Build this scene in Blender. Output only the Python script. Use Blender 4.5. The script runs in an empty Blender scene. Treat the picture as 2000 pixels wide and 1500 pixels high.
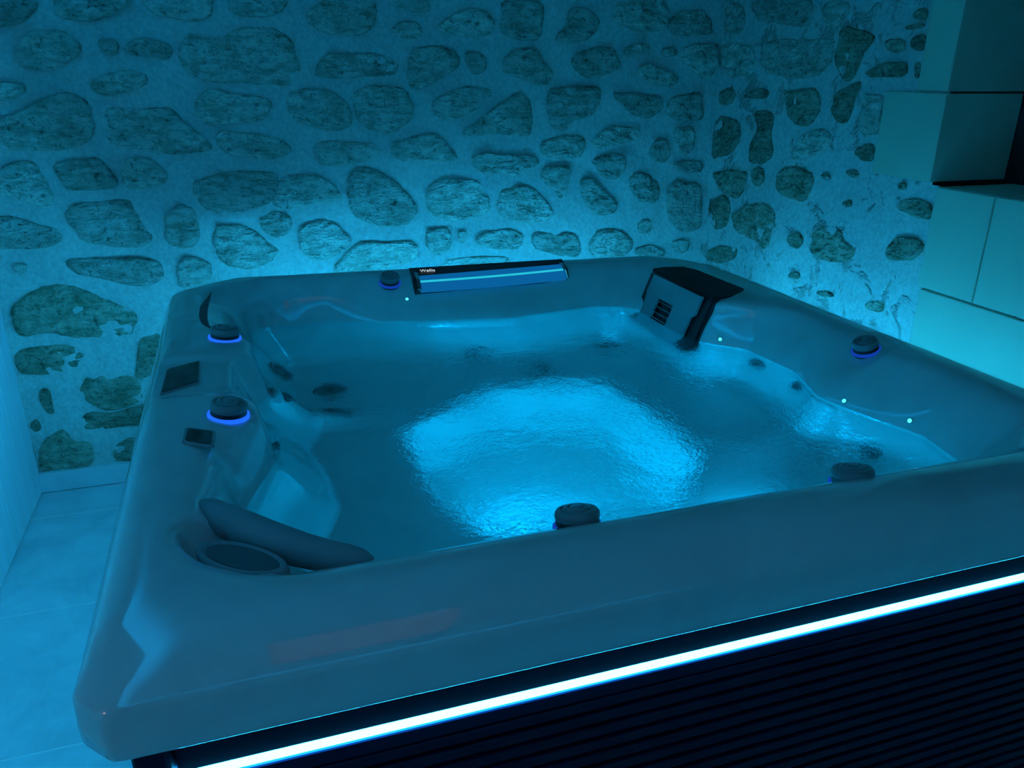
import bpy, bmesh, math, random
from mathutils import Vector, Matrix, noise
from mathutils.bvhtree import BVHTree

# ------------------------------------------------------------------ camera, world, exposure
scene = bpy.context.scene
COL = scene.collection
YW, XR, XL, YF, ZC = 2.546, 2.441, -0.646, -2.3, 2.30     # back, right, left, front wall, ceiling

cam_data = bpy.data.cameras.new('camera')
cam = bpy.data.objects.new('camera', cam_data); COL.objects.link(cam)
cam_data.sensor_width = 36.0; cam_data.lens = 1560.03 / 2000 * 36.0; cam_data.clip_start = 0.02
_yaw, _pit, _rol = 0.3253, 0.3747, 0.0088
_f = Vector((math.sin(_yaw)*math.cos(_pit), math.cos(_yaw)*math.cos(_pit), -math.sin(_pit)))
_r = Vector((math.cos(_yaw), -math.sin(_yaw), 0)); _u = _r.cross(_f)
_r, _u = _r*math.cos(_rol) + _u*math.sin(_rol), _u*math.cos(_rol) - _r*math.sin(_rol)
_m = Matrix((( _r.x, _u.x, -_f.x, 0.2833), (_r.y, _u.y, -_f.y, -0.9164), (_r.z, _u.z, -_f.z, 1.6825), (0, 0, 0, 1)))
cam.matrix_world = _m
scene.camera = cam

world = bpy.data.worlds.new('night'); scene.world = world; world.use_nodes = True
world.node_tree.nodes['Background'].inputs[0].default_value = (0.010, 0.016, 0.03, 1)
world.node_tree.nodes['Background'].inputs[1].default_value = 0.05
vs = scene.view_settings
vs.view_transform = 'Standard'; vs.look = 'None'; vs.gamma = 1.0; vs.use_curve_mapping = False
vs.exposure = 0.0
cy = scene.cycles
cy.max_bounces = 6; cy.diffuse_bounces = 3; cy.glossy_bounces = 3; cy.transmission_bounces = 5; cy.sample_clamp_indirect = 4.0
cy.caustics_refractive = True; cy.caustics_reflective = True; cy.blur_glossy = 0.3
cy.adaptive_threshold = 0.04; cy.adaptive_min_samples = 16; cy.use_light_tree = False

# light strengths: the place has four tub strips, one underwater lamp, lit knobs and a lit fountain; second pool lamp and coves are added fill
STRIP_COL = (0.011, 0.46, 1.0); STRIP_S = 84.0
POOL_COL = (0.0, 0.425, 1.0);  POOL_S = 330.0; POOL_FILL_S = 460.0
FILL_COL = (0.0, 0.38, 1.0); FILL_S = 46.0
KNOB_COL = (0.01, 0.12, 1.0);  KNOB_S = 1.3

# ------------------------------------------------------------------ helpers
def tag(o, label=None, cat=None, group=None, kind=None):
    if label: o['label'] = label
    if cat: o['category'] = cat
    if group: o['group'] = group
    if kind: o['kind'] = kind
    return o
def mesh_obj(name, verts, faces, mat=None, parent=None, smooth=False):
    me = bpy.data.meshes.new(name); me.from_pydata([tuple(v) for v in verts], [], faces); me.update()
    return link(name, me, mat, parent, smooth)
def link(name, me, mat=None, parent=None, smooth=False):
    o = bpy.data.objects.new(name, me); COL.objects.link(o)
    if mat and not me.materials: me.materials.append(mat)
    if parent: o.parent = parent
    if smooth:
        for p in me.polygons: p.use_smooth = True
    return o
def bm_obj(name, bm, mat=None, parent=None, smooth=False):
    bmesh.ops.recalc_face_normals(bm, faces=bm.faces)
    me = bpy.data.meshes.new(name); bm.to_mesh(me); bm.free()
    return link(name, me, mat, parent, smooth)
def empty(name, loc=(0, 0, 0)):
    o = bpy.data.objects.new(name, None); COL.objects.link(o); o.location = loc; o.empty_display_size = .1
    return o
def box_bm(x0, x1, y0, y1, z0, z1, bev=0.0, seg=1):
    bm = bmesh.new()
    bmesh.ops.create_cube(bm, size=1)
    for v in bm.verts:
        v.co = Vector(((x0+x1)/2 + v.co.x*(x1-x0), (y0+y1)/2 + v.co.y*(y1-y0), (z0+z1)/2 + v.co.z*(z1-z0)))
    if bev: bmesh.ops.bevel(bm, geom=bm.edges[:], offset=bev, segments=seg, affect='EDGES', profile=.5)
    return bm
def box(name, x0, x1, y0, y1, z0, z1, mat, parent=None, bev=0.0, seg=1):
    return bm_obj(name, box_bm(x0, x1, y0, y1, z0, z1, bev, seg), mat, parent)
def lathe(profile, n=40, M=None):
    vs_, fs = [], []
    for r, z in profile:
        for k in range(n):
            a = 2*math.pi*k/n; vs_.append(Vector((r*math.cos(a), r*math.sin(a), z)))
    for i in range(len(profile)-1):
        for k in range(n):
            a, b = i*n+k, i*n+(k+1) % n
            fs.append((a, b, b+n, a+n))
    if profile[0][0] > 1e-5: pass
    if M is not None: vs_ = [M @ v for v in vs_]
    return vs_, fs
def frame(loc, normal, xdir=(1, 0, 0)):
    z = Vector(normal).normalized(); x = Vector(xdir); x = (x - z*x.dot(z)).normalized(); y = z.cross(x)
    return Matrix(((x.x, y.x, z.x, loc[0]), (x.y, y.y, z.y, loc[1]), (x.z, y.z, z.z, loc[2]), (0, 0, 0, 1)))
def densify(pts, step):
    out = []
    n = len(pts)
    for i in range(n):
        a, b = Vector(pts[i]), Vector(pts[(i+1) % n]); k = max(1, int((b-a).length/step))
        for j in range(k): out.append(a.lerp(b, j/k))
    return out
def chaikin(pts, it=2):
    for _ in range(it):
        o = []
        for i in range(len(pts)):
            a, b = pts[i], pts[(i+1) % len(pts)]
            o += [a.lerp(b, .25), a.lerp(b, .75)]
        pts = o
    return pts
def sstep(a, b, x):
    t = min(1, max(0, (x-a)/(b-a))); return t*t*(3-2*t)

# ------------------------------------------------------------------ materials
def new_mat(name, col=(.5, .5, .5), rough=.5, metal=0.0, coat=0.0, spec=.5):
    m = bpy.data.materials.new(name); m.use_nodes = True
    b = m.node_tree.nodes['Principled BSDF']
    b.inputs['Base Color'].default_value = (*col, 1); b.inputs['Roughness'].default_value = rough
    b.inputs['Metallic'].default_value = metal; b.inputs['Coat Weight'].default_value = coat
    b.inputs['Specular IOR Level'].default_value = spec
    return m
def nd(m, t, **kw):
    n = m.node_tree.nodes.new(t)
    for k, v in kw.items():
        if hasattr(n, k): setattr(n, k, v)
        else: n.inputs[k.replace('_', ' ')].default_value = v
    return n
def lk(m, a, b): m.node_tree.links.new(a, b)
def bsdf(m): return m.node_tree.nodes['Principled BSDF']
def ramp(m, fac, stops):
    r = nd(m, 'ShaderNodeValToRGB'); e = r.color_ramp.elements
    while len(e) > 1: e.remove(e[0])
    e[0].position = stops[0][0]; e[0].color = (*stops[0][1], 1)
    for p, c in stops[1:]:
        q = e.new(p); q.color = (*c, 1)
    lk(m, fac, r.inputs[0]); return r
def coords(m, kind='Object', scale=None):
    tc = nd(m, 'ShaderNodeTexCoord')
    if scale is None: return tc.outputs[kind]
    mp = nd(m, 'ShaderNodeMapping'); mp.inputs['Scale'].default_value = scale
    lk(m, tc.outputs[kind], mp.inputs[0]); return mp.outputs[0]
def noise_tex(m, co, scale, detail=4, rough=.55, dist=0.0):
    n = nd(m, 'ShaderNodeTexNoise'); n.inputs['Scale'].default_value = scale; n.inputs['Detail'].default_value = detail
    n.inputs['Roughness'].default_value = rough; n.inputs['Distortion'].default_value = dist
    lk(m, co, n.inputs['Vector']); return n.outputs['Fac']
def bump(m, h, strength, dist, prev=None):
    b = nd(m, 'ShaderNodeBump'); b.inputs['Strength'].default_value = strength; b.inputs['Distance'].default_value = dist
    lk(m, h, b.inputs['Height'])
    if prev is not None: lk(m, prev, b.inputs['Normal'])
    return b.outputs[0]
def math_n(m, op, a, b=None):
    n = nd(m, 'ShaderNodeMath', operation=op)
    for i, v in enumerate((a, b)):
        if v is None: continue
        if isinstance(v, (int, float)): n.inputs[i].default_value = v
        else: lk(m, v, n.inputs[i])
    return n.outputs[0]
def mix_col(m, fac, a, b, blend='MIX'):
    n = nd(m, 'ShaderNodeMix', data_type='RGBA', blend_type=blend)
    for s, v in ((n.inputs[0], fac), (n.inputs[6], a), (n.inputs[7], b)):
        if isinstance(v, (int, float)): s.default_value = v
        elif isinstance(v, tuple): s.default_value = (*v, 1)
        else: lk(m, v, s)
    return n.outputs[2]
def emit_mat(name, col, s):
    m = bpy.data.materials.new(name); m.use_nodes = True; t = m.node_tree
    t.nodes.remove(t.nodes['Principled BSDF'])
    e = t.nodes.new('ShaderNodeEmission'); e.inputs[0].default_value = (*col, 1); e.inputs[1].default_value = s
    t.links.new(e.outputs[0], t.nodes['Material Output'].inputs[0]); return m

# lime mortar between the rubble stones
def mortar_mat(name, patch):
    m = new_mat(name, rough=.9, spec=.2); co = coords(m)
    n1 = noise_tex(m, co, 3.0, 3); n2 = noise_tex(m, co, 60, 2, .7)
    c = ramp(m, n1, [(.3, (.50, .52, .47)), (.7, (.64, .65, .57))]).outputs[0]
    c = mix_col(m, .25, c, ramp(m, n2, [(.35, (.3, .3, .28)), (.65, (.8, .8, .76))]).outputs[0])
    h = math_n(m, 'ADD', math_n(m, 'MULTIPLY', n2, .35), math_n(m, 'MULTIPLY', noise_tex(m, co, 14, 2), .8))
    if patch:   # weathered render with the rubble showing through
        p1 = noise_tex(m, co, 7.5, 4, .68, .6)
        k = ramp(m, p1, [(.56, (0, 0, 0)), (.64, (1, 1, 1))]).outputs[0]
        c = mix_col(m, math_n(m, 'MULTIPLY', k, .35), c, (.20, .18, .10))
        h = math_n(m, 'ADD', h, math_n(m, 'MULTIPLY', math_n(m, 'MULTIPLY', k, noise_tex(m, co, 70, 2, .75)), 1.6))
    lk(m, c, bsdf(m).inputs['Base Color'])
    lk(m, bump(m, h, .8, .016), bsdf(m).inputs['Normal'])
    return m
M_mortar = mortar_mat('lime_mortar', False)
M_mortar2 = mortar_mat('weathered_render', True)

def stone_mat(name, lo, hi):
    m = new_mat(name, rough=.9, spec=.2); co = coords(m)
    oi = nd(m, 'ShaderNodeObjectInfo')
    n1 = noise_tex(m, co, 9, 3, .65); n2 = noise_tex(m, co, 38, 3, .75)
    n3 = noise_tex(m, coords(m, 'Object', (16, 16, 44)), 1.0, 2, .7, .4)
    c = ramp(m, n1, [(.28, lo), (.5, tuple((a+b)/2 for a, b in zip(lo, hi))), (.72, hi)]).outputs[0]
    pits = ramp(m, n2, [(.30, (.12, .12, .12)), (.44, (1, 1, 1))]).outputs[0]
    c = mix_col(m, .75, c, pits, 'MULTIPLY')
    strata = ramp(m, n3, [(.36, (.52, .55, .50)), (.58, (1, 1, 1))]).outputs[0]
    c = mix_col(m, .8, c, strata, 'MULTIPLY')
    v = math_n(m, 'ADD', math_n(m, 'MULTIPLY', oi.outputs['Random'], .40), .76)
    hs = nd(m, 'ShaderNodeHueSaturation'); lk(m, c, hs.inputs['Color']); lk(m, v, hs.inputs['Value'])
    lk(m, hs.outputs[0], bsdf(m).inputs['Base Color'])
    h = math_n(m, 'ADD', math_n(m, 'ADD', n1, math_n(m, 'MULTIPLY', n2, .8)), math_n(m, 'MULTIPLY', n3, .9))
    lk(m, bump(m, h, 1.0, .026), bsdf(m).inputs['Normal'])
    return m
M_stone = stone_mat('rubble_limestone', (.46, .49, .40), (.78, .79, .68))
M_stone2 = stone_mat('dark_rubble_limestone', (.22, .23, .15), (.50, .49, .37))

def ashlar_mat():
    m = new_mat('dressed_limestone', rough=.8, spec=.25); co = coords(m)
    c = ramp(m, noise_tex(m, co, 2.2, 4), [(.3, (.50, .50, .37)), (.7, (.58, .57, .43))]).outputs[0]
    lk(m, c, bsdf(m).inputs['Base Color'])
    lk(m, bump(m, noise_tex(m, co, 90, 4), .15, .003), bsdf(m).inputs['Normal']); return m
M_ashlar = ashlar_mat()

def tile_mat():
    m = new_mat('stone_floor_tile', rough=.55, spec=.35); co = coords(m)
    n = noise_tex(m, co, 4.0, 4, .68, .3)
    c = ramp(m, n, [(.3, (.56, .56, .57)), (.5, (.68, .68, .68)), (.72, (.79, .79, .78))]).outputs[0]
    oi = nd(m, 'ShaderNodeObjectInfo')
    hs = nd(m, 'ShaderNodeHueSaturation'); lk(m, c, hs.inputs['Color'])
    lk(m, math_n(m, 'ADD', math_n(m, 'MULTIPLY', oi.outputs['Random'], .12), .94), hs.inputs['Value'])
    lk(m, hs.outputs[0], bsdf(m).inputs['Base Color'])
    lk(m, bump(m, noise_tex(m, co, 30, 2, .7), .25, .003), bsdf(m).inputs['Normal']); return m
M_tile = tile_mat()
M_grout = new_mat('pale_grout', (.85, .85, .84), .9)

def wood_mat():
    m = new_mat('pale_wood_board', rough=.55, spec=.35); co = coords(m, 'Object', (9, 26, .7))
    n = noise_tex(m, co, 3, 5, .6, .4)
    c = ramp(m, n, [(.3, (.76, .76, .74)), (.55, (.85, .85, .84)), (.75, (.90, .90, .89))]).outputs[0]
    lk(m, c, bsdf(m).inputs['Base Color'])
    lk(m, bump(m, n, .3, .002), bsdf(m).inputs['Normal']); return m
M_wood = wood_mat()
M_plaster = new_mat('white_ceiling_plaster', (.84, .84, .82), .9)

def shell_mat():
    m = new_mat('pearl_grey_acrylic', rough=.12, coat=1.0, spec=.5); co = coords(m)
    n = noise_tex(m, co, 1.6, 3, .6, 1.2)
    c = ramp(m, n, [(.3, (.48, .49, .47)), (.48, (.56, .57, .54)), (.62, (.51, .52, .50)), (.75, (.61, .61, .58))]).outputs[0]
    lk(m, c, bsdf(m).inputs['Base Color'])
    bsdf(m).inputs['Coat Roughness'].default_value = .03; bsdf(m).inputs['Coat IOR'].default_value = 1.7
    return m
M_shell = shell_mat()
M_cabinet = new_mat('blue_black_cabinet_board', (.003, .0015, .016), .5, spec=.15)
M_black = new_mat('black_plastic', (.012, .012, .014), .35)
M_rubber = new_mat('grey_foam', (.20, .205, .21), .6)
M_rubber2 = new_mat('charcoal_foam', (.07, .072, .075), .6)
M_knob = new_mat('grey_knob_plastic', (.16, .165, .17), .35, coat=.3)
M_glassblack = new_mat('black_glass', (.006, .006, .008), .08, coat=.5)
M_chrome = new_mat('chrome', (.8, .8, .82), .12, metal=1.0)
M_jet = new_mat('grey_jet_plastic', (.10, .105, .11), .3, coat=.3)
M_jetdark = new_mat('jet_opening', (.01, .01, .012), .5)
M_strip = emit_mat('cyan_led_diffuser', STRIP_COL, STRIP_S)
M_stripL = emit_mat('bright_cyan_led_diffuser', STRIP_COL, STRIP_S*1.5)
M_stripR = emit_mat('soft_cyan_led_diffuser', STRIP_COL, STRIP_S*.85)
M_pool = emit_mat('pool_lamp_lens', POOL_COL, 4.0)
M_pool_fill = M_pool
M_glint = emit_mat('waterline_glint_glow', (.05, .7, 1.0), 2.5)  # glow of the dots that stand in for glints on the shell
M_ring = emit_mat('blue_led_ring', KNOB_COL, KNOB_S)
M_ring2 = emit_mat('dim_blue_led_ring', KNOB_COL, KNOB_S*.3)
M_spout = emit_mat('lit_blue_acrylic', (.004, .19, .55), .62)
M_spoutline = emit_mat('lit_cyan_edge', (.02, .55, .72), 1.0)
M_white = emit_mat('backlit_lettering', (.75, .9, 1.0), .7)
M_fill = emit_mat('blue_fill_strip', FILL_COL, FILL_S)
M_warm = emit_mat('added_warm_globe', (1.0, .66, .60), 5.0)
M_panel = emit_mat('added_glow_diffuser', (.62, .50, .58), .20)
M_lid = new_mat('matt_black_lid', (.012, .013, .015), .65, spec=.25)
M_brass = new_mat('dark_bronze', (.08, .06, .045), .35, metal=1.0)
M_digit = emit_mat('dim_display_digits', (.5, .12, .08), .10)
M_door = new_mat('grey_filter_door', (.24, .25, .255), .25, coat=.4)

def water_mat():
    m = bpy.data.materials.new('clear_water'); m.use_nodes = True; t = m.node_tree
    t.nodes.remove(t.nodes['Principled BSDF'])
    g = t.nodes.new('ShaderNodeBsdfGlass'); g.inputs['IOR'].default_value = 1.33; g.inputs['Roughness'].default_value = 0.0
    t.links.new(g.outputs[0], t.nodes['Material Output'].inputs[0])
    co = coords(m)
    a = noise_tex(m, co, 62, 2, .6, 1.2)
    b = noise_tex(m, co, 16, 2, .5, .6)
    # the jets stir the middle and right of the tub, the left stays calm
    sx = nd(m, 'ShaderNodeSeparateXYZ'); lk(m, co, sx.inputs[0])
    k = nd(m, 'ShaderNodeMapRange'); k.inputs['From Min'].default_value = .45; k.inputs['From Max'].default_value = .85
    k.inputs['To Min'].default_value = .10; k.inputs['To Max'].default_value = 1.0; lk(m, sx.outputs[0], k.inputs[0])
    h = math_n(m, 'MULTIPLY', math_n(m, 'ADD', math_n(m, 'MULTIPLY', a, .75), math_n(m, 'MULTIPLY', b, .7)), k.outputs[0])
    # calm and choppy patches
    pch = ramp(m, noise_tex(m, co, 5.5, 2, .5, .8), [(.34, (.40, .40, .40)), (.58, (1, 1, 1))]).outputs[0]
    h = math_n(m, 'MULTIPLY', h, pch)
    lk(m, bump(m, h, 1.0, .0066), g.inputs['Normal'])
    return m
M_water = water_mat()
def pane_mat():
    m = bpy.data.materials.new('window_glass'); m.use_nodes = True
    b = bsdf(m); b.inputs['Base Color'].default_value = (1, 1, 1, 1); b.inputs['Roughness'].default_value = .02
    b.inputs['Transmission Weight'].default_value = 1.0; b.inputs['IOR'].default_value = 1.45
    return m
M_pane = pane_mat()

for _m in (M_spout, M_spoutline, M_digit, M_ring, M_ring2, M_white, M_glint, M_pool): _m.cycles.emission_sampling = 'NONE'
BACK_STONES = [
 [(-0.496,1.891),(-0.308,1.902),(-0.326,1.862),(-0.359,1.838),(-0.402,1.814),(-0.513,1.806)],
 [(-0.263,1.915),(-0.017,1.923),(-0.036,1.879),(-0.1,1.848),(-0.172,1.831),(-0.235,1.836),(-0.261,1.852)],
 [(0.021,1.901),(0.048,1.919),(0.263,1.926),(0.261,1.878),(0.234,1.844),(0.171,1.84),(0.099,1.856),(0.052,1.866)],
 [(0.325,1.94),(0.535,1.947),(0.523,1.892),(0.461,1.862),(0.364,1.863),(0.327,1.88)],
 [(0.601,1.881),(0.666,1.918),(0.727,1.946),(0.845,1.946),(0.875,1.897),(0.856,1.841),(0.797,1.803),(0.717,1.804),(0.63,1.822)],
 [(-0.414,1.727),(-0.368,1.792),(-0.264,1.803),(-0.229,1.771),(-0.201,1.748),(-0.241,1.699),(-0.305,1.669),(-0.378,1.674),(-0.416,1.698)],
 [(-0.141,1.776),(-0.082,1.774),(-0.077,1.744),(-0.096,1.719),(-0.137,1.725),(-0.145,1.749)],
 [(-0.064,1.732),(-0.028,1.775),(0.04,1.779),(0.098,1.759),(0.107,1.728),(0.084,1.703),(0.03,1.715),(-0.024,1.72)],
 [(0.131,1.747),(0.153,1.793),(0.191,1.797),(0.226,1.776),(0.291,1.787),(0.346,1.816),(0.444,1.821),(0.515,1.804),(0.544,1.753),(0.551,1.669),(0.519,1.623),(0.405,1.629),(0.273,1.632),(0.19,1.641),(0.143,1.672),(0.128,1.703)],
 [(-0.196,1.621),(-0.13,1.658),(-0.056,1.671),(-0.009,1.659),(0.007,1.64),(-0.022,1.609),(-0.093,1.59),(-0.143,1.577),(-0.182,1.596)],
 [(-0.517,1.626),(-0.427,1.626),(-0.4,1.605),(-0.424,1.584),(-0.462,1.566),(-0.529,1.566)],
 [(-0.547,1.48),(-0.471,1.517),(-0.397,1.547),(-0.351,1.574),(-0.279,1.587),(-0.223,1.568),(-0.205,1.515),(-0.212,1.451),(-0.243,1.413),(-0.324,1.395),(-0.443,1.391),(-0.516,1.405),(-0.559,1.419)],
 [(-0.151,1.527),(-0.089,1.536),(0.004,1.532),(0.062,1.538),(0.101,1.499),(0.151,1.439),(0.211,1.391),(0.143,1.372),(0.044,1.368),(-0.017,1.389),(-0.098,1.397),(-0.155,1.424)],
 [(0.157,1.538),(0.19,1.59),(0.225,1.609),(0.275,1.596),(0.3,1.586),(0.38,1.583),(0.439,1.566),(0.419,1.51),(0.369,1.483),(0.275,1.478),(0.189,1.478),(0.163,1.505)],
 [(0.499,1.59),(0.572,1.603),(0.677,1.6),(0.724,1.562),(0.749,1.507),(0.739,1.458),(0.666,1.445),(0.575,1.464),(0.508,1.502)],
 [(0.226,1.455),(0.298,1.444),(0.385,1.439),(0.458,1.414),(0.504,1.378),(0.466,1.351),(0.395,1.339),(0.274,1.356),(0.225,1.391)],
 [(-0.558,1.311),(-0.504,1.351),(-0.434,1.349),(-0.417,1.313),(-0.395,1.267),(-0.394,1.207),(-0.417,1.184),(-0.478,1.21),(-0.522,1.225),(-0.568,1.26)],
 [(-0.371,1.338),(-0.301,1.356),(-0.203,1.36),(-0.174,1.306),(-0.155,1.272),(-0.171,1.246),(-0.247,1.242),(-0.321,1.244),(-0.346,1.272)],
 [(-0.13,1.352),(-0.066,1.357),(-0.017,1.342),(0.022,1.301),(0.018,1.273),(-0.037,1.248),(-0.103,1.236),(-0.138,1.258)],
 [(0.109,1.264),(0.164,1.276),(0.233,1.294),(0.322,1.295),(0.37,1.291),(0.425,1.282),(0.429,1.218),(0.392,1.168),(0.306,1.143),(0.181,1.141),(0.125,1.179)],
 [(0.436,1.253),(0.509,1.279),(0.602,1.269),(0.664,1.224),(0.69,1.171),(0.645,1.166),(0.535,1.155),(0.453,1.137),(0.413,1.16)],
 [(-0.359,1.165),(-0.311,1.193),(-0.205,1.196),(-0.14,1.204),(-0.115,1.154),(-0.092,1.097),(-0.066,1.046),(-0.103,1.019),(-0.232,1.027),(-0.31,1.052),(-0.345,1.103)],
 [(-0.002,1.128),(0.037,1.172),(0.084,1.17),(0.109,1.13),(0.114,1.065),(0.09,1.008),(0.028,1.005),(-0.016,1.029),(-0.016,1.072)],
 [(-0.612,1.156),(-0.519,1.152),(-0.464,1.122),(-0.406,1.106),(-0.383,1.063),(-0.419,1.038),(-0.493,1.031),(-0.601,1.038),(-0.634,1.05)],
 [(0.171,1.084),(0.23,1.089),(0.298,1.078),(0.343,1.031),(0.396,0.983),(0.409,0.967),(0.368,0.924),(0.293,0.899),(0.196,0.92),(0.164,0.997)],
 [(0.343,1.098),(0.389,1.132),(0.459,1.122),(0.478,1.091),(0.459,1.04),(0.421,1.02),(0.366,1.045)],
 [(0.505,1.06),(0.558,1.087),(0.639,1.08),(0.689,1.036),(0.72,0.988),(0.667,0.944),(0.589,0.918),(0.516,0.938),(0.5,1.008)],
 [(-0.571,0.973),(-0.522,0.977),(-0.529,0.942),(-0.561,0.931)],
 [(-0.385,0.982),(-0.334,0.986),(-0.24,0.977),(-0.143,0.974),(-0.06,0.955),(-0.052,0.91),(-0.073,0.86),(-0.167,0.859),(-0.253,0.895),(-0.351,0.923),(-0.384,0.954)],
 [(0.02,0.942),(0.057,0.969),(0.11,0.951),(0.14,0.92),(0.133,0.86),(0.076,0.849),(0.012,0.838),(0.006,0.891)],
 [(-0.604,0.806),(-0.555,0.838),(-0.498,0.876),(-0.427,0.885),(-0.366,0.874),(-0.298,0.817),(-0.22,0.774),(-0.174,0.724),(-0.196,0.665),(-0.291,0.658),(-0.408,0.67),(-0.492,0.7),(-0.59,0.687),(-0.604,0.74)],
 [(-0.627,0.623),(-0.555,0.639),(-0.44,0.635),(-0.362,0.588),(-0.414,0.555),(-0.426,0.525),(-0.525,0.521),(-0.613,0.53),(-0.634,0.557)],
 [(-0.577,0.448),(-0.554,0.469),(-0.539,0.444),(-0.541,0.397),(-0.538,0.34),(-0.567,0.36),(-0.582,0.402)],
 [(-0.433,0.447),(-0.384,0.497),(-0.337,0.5),(-0.316,0.465),(-0.25,0.49),(-0.202,0.444),(-0.205,0.379),(-0.244,0.351),(-0.33,0.333),(-0.38,0.36),(-0.421,0.398)],
 [(-0.191,0.563),(-0.173,0.639),(-0.138,0.644),(-0.089,0.655),(-0.107,0.57),(-0.132,0.493),(-0.172,0.457),(-0.219,0.47)],
 [(-0.452,0.296),(-0.411,0.34),(-0.318,0.319),(-0.232,0.341),(-0.195,0.353),(-0.172,0.317),(-0.202,0.254),(-0.286,0.257),(-0.391,0.255),(-0.443,0.27)],
 [(-0.634,0.313),(-0.611,0.334),(-0.595,0.299),(-0.609,0.276),(-0.634,0.281)],
 [(-0.605,0.227),(-0.53,0.274),(-0.506,0.254),(-0.5,0.212),(-0.432,0.21),(-0.426,0.167),(-0.438,0.092),(-0.522,0.088),(-0.634,0.098),(-0.634,0.151)],
 [(-0.35,0.165),(-0.303,0.196),(-0.26,0.203),(-0.235,0.174),(-0.262,0.091),(-0.354,0.097)],
 [(0.923,1.948),(1.074,1.953),(1.091,1.908),(1.072,1.891),(0.985,1.898),(0.936,1.916)],
 [(0.928,1.832),(0.984,1.862),(1.042,1.854),(1.055,1.821),(1.047,1.798),(0.981,1.796),(0.938,1.812)],
 [(1.111,1.836),(1.146,1.87),(1.206,1.898),(1.275,1.916),(1.344,1.895),(1.351,1.848),(1.328,1.813),(1.251,1.808),(1.145,1.82)],
 [(1.394,1.943),(1.563,1.948),(1.573,1.873),(1.558,1.804),(1.486,1.799),(1.398,1.821),(1.382,1.848),(1.398,1.896)],
 [(1.627,1.812),(1.679,1.855),(1.685,1.917),(1.742,1.936),(1.801,1.914),(1.837,1.873),(1.813,1.83),(1.739,1.796),(1.665,1.795)],
 [(1.898,1.909),(1.925,1.959),(1.991,1.982),(2.13,1.98),(2.163,1.916),(2.133,1.85),(2.018,1.848),(1.93,1.868)],
 [(0.664,1.735),(0.735,1.743),(0.798,1.737),(0.848,1.741),(0.927,1.726),(0.94,1.685),(0.924,1.658),(0.814,1.654),(0.686,1.647),(0.623,1.656),(0.634,1.702)],
 [(0.994,1.747),(1.069,1.768),(1.136,1.769),(1.196,1.743),(1.215,1.715),(1.187,1.68),(1.126,1.652),(1.079,1.617),(1.003,1.603),(0.994,1.658)],
 [(1.227,1.75),(1.258,1.757),(1.312,1.737),(1.328,1.696),(1.312,1.667),(1.257,1.667),(1.234,1.709)],
 [(1.399,1.717),(1.438,1.753),(1.502,1.771),(1.559,1.754),(1.576,1.712),(1.619,1.677),(1.612,1.626),(1.537,1.626),(1.471,1.654),(1.407,1.668)],
 [(1.7,1.721),(1.749,1.757),(1.85,1.78),(1.91,1.774),(1.922,1.73),(1.95,1.697),(1.891,1.671),(1.805,1.648),(1.745,1.67)],
 [(1.954,1.774),(2.057,1.802),(2.082,1.769),(2.025,1.754),(1.974,1.731)],
 [(2.034,1.694),(2.081,1.717),(2.147,1.688),(2.212,1.673),(2.238,1.643),(2.208,1.616),(2.106,1.627),(2.05,1.657)],
 [(2.139,1.777),(2.211,1.782),(2.223,1.749),(2.169,1.741)],
 [(0.763,1.583),(0.804,1.61),(0.885,1.62),(0.966,1.607),(0.994,1.561),(1.007,1.519),(0.983,1.477),(0.913,1.435),(0.831,1.443),(0.776,1.493)],
 [(1.084,1.547),(1.139,1.582),(1.217,1.614),(1.335,1.607),(1.343,1.582),(1.295,1.532),(1.247,1.51),(1.16,1.475),(1.106,1.497)],
 [(1.206,1.431),(1.279,1.466),(1.359,1.531),(1.424,1.571),(1.488,1.596),(1.518,1.56),(1.523,1.493),(1.533,1.426),(1.474,1.412),(1.359,1.428),(1.278,1.415)],
 [(1.612,1.604),(1.721,1.615),(1.842,1.612),(1.85,1.544),(1.821,1.499),(1.727,1.48),(1.686,1.424),(1.625,1.447),(1.602,1.53)],
 [(1.913,1.589),(2.019,1.589),(2.166,1.574),(2.161,1.519),(2.109,1.481),(2.035,1.489),(1.969,1.536)],
 [(0.911,1.399),(0.964,1.394),(1.004,1.423),(1.089,1.425),(1.135,1.402),(1.15,1.365),(1.189,1.342),(1.181,1.316),(1.085,1.315),(0.993,1.332),(0.946,1.311),(0.908,1.334)],
 [(0.603,1.397),(0.668,1.407),(0.755,1.398),(0.851,1.393),(0.861,1.364),(0.825,1.328),(0.735,1.316),(0.618,1.312),(0.589,1.355)],
 [(1.257,1.333),(1.31,1.351),(1.359,1.338),(1.492,1.335),(1.552,1.319),(1.561,1.287),(1.493,1.274),(1.468,1.239),(1.409,1.253),(1.318,1.255),(1.269,1.287)],
 [(1.567,1.38),(1.643,1.409),(1.773,1.415),(1.792,1.368),(1.777,1.321),(1.681,1.308),(1.594,1.325)],
 [(1.818,1.383),(1.886,1.444),(1.957,1.447),(2.058,1.434),(2.061,1.395),(1.962,1.373),(1.891,1.354),(1.837,1.359)],
 [(1.822,1.304),(1.928,1.334),(1.993,1.316),(1.988,1.252),(1.954,1.212),(1.889,1.222),(1.851,1.264)],
 [(2.111,1.338),(2.153,1.393),(2.21,1.384),(2.225,1.319),(2.201,1.279),(2.143,1.288)],
 [(0.74,1.28),(0.779,1.301),(0.852,1.277),(0.919,1.23),(0.979,1.175),(1.008,1.113),(0.975,1.068),(0.887,1.049),(0.795,1.069),(0.722,1.118),(0.719,1.185)],
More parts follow.
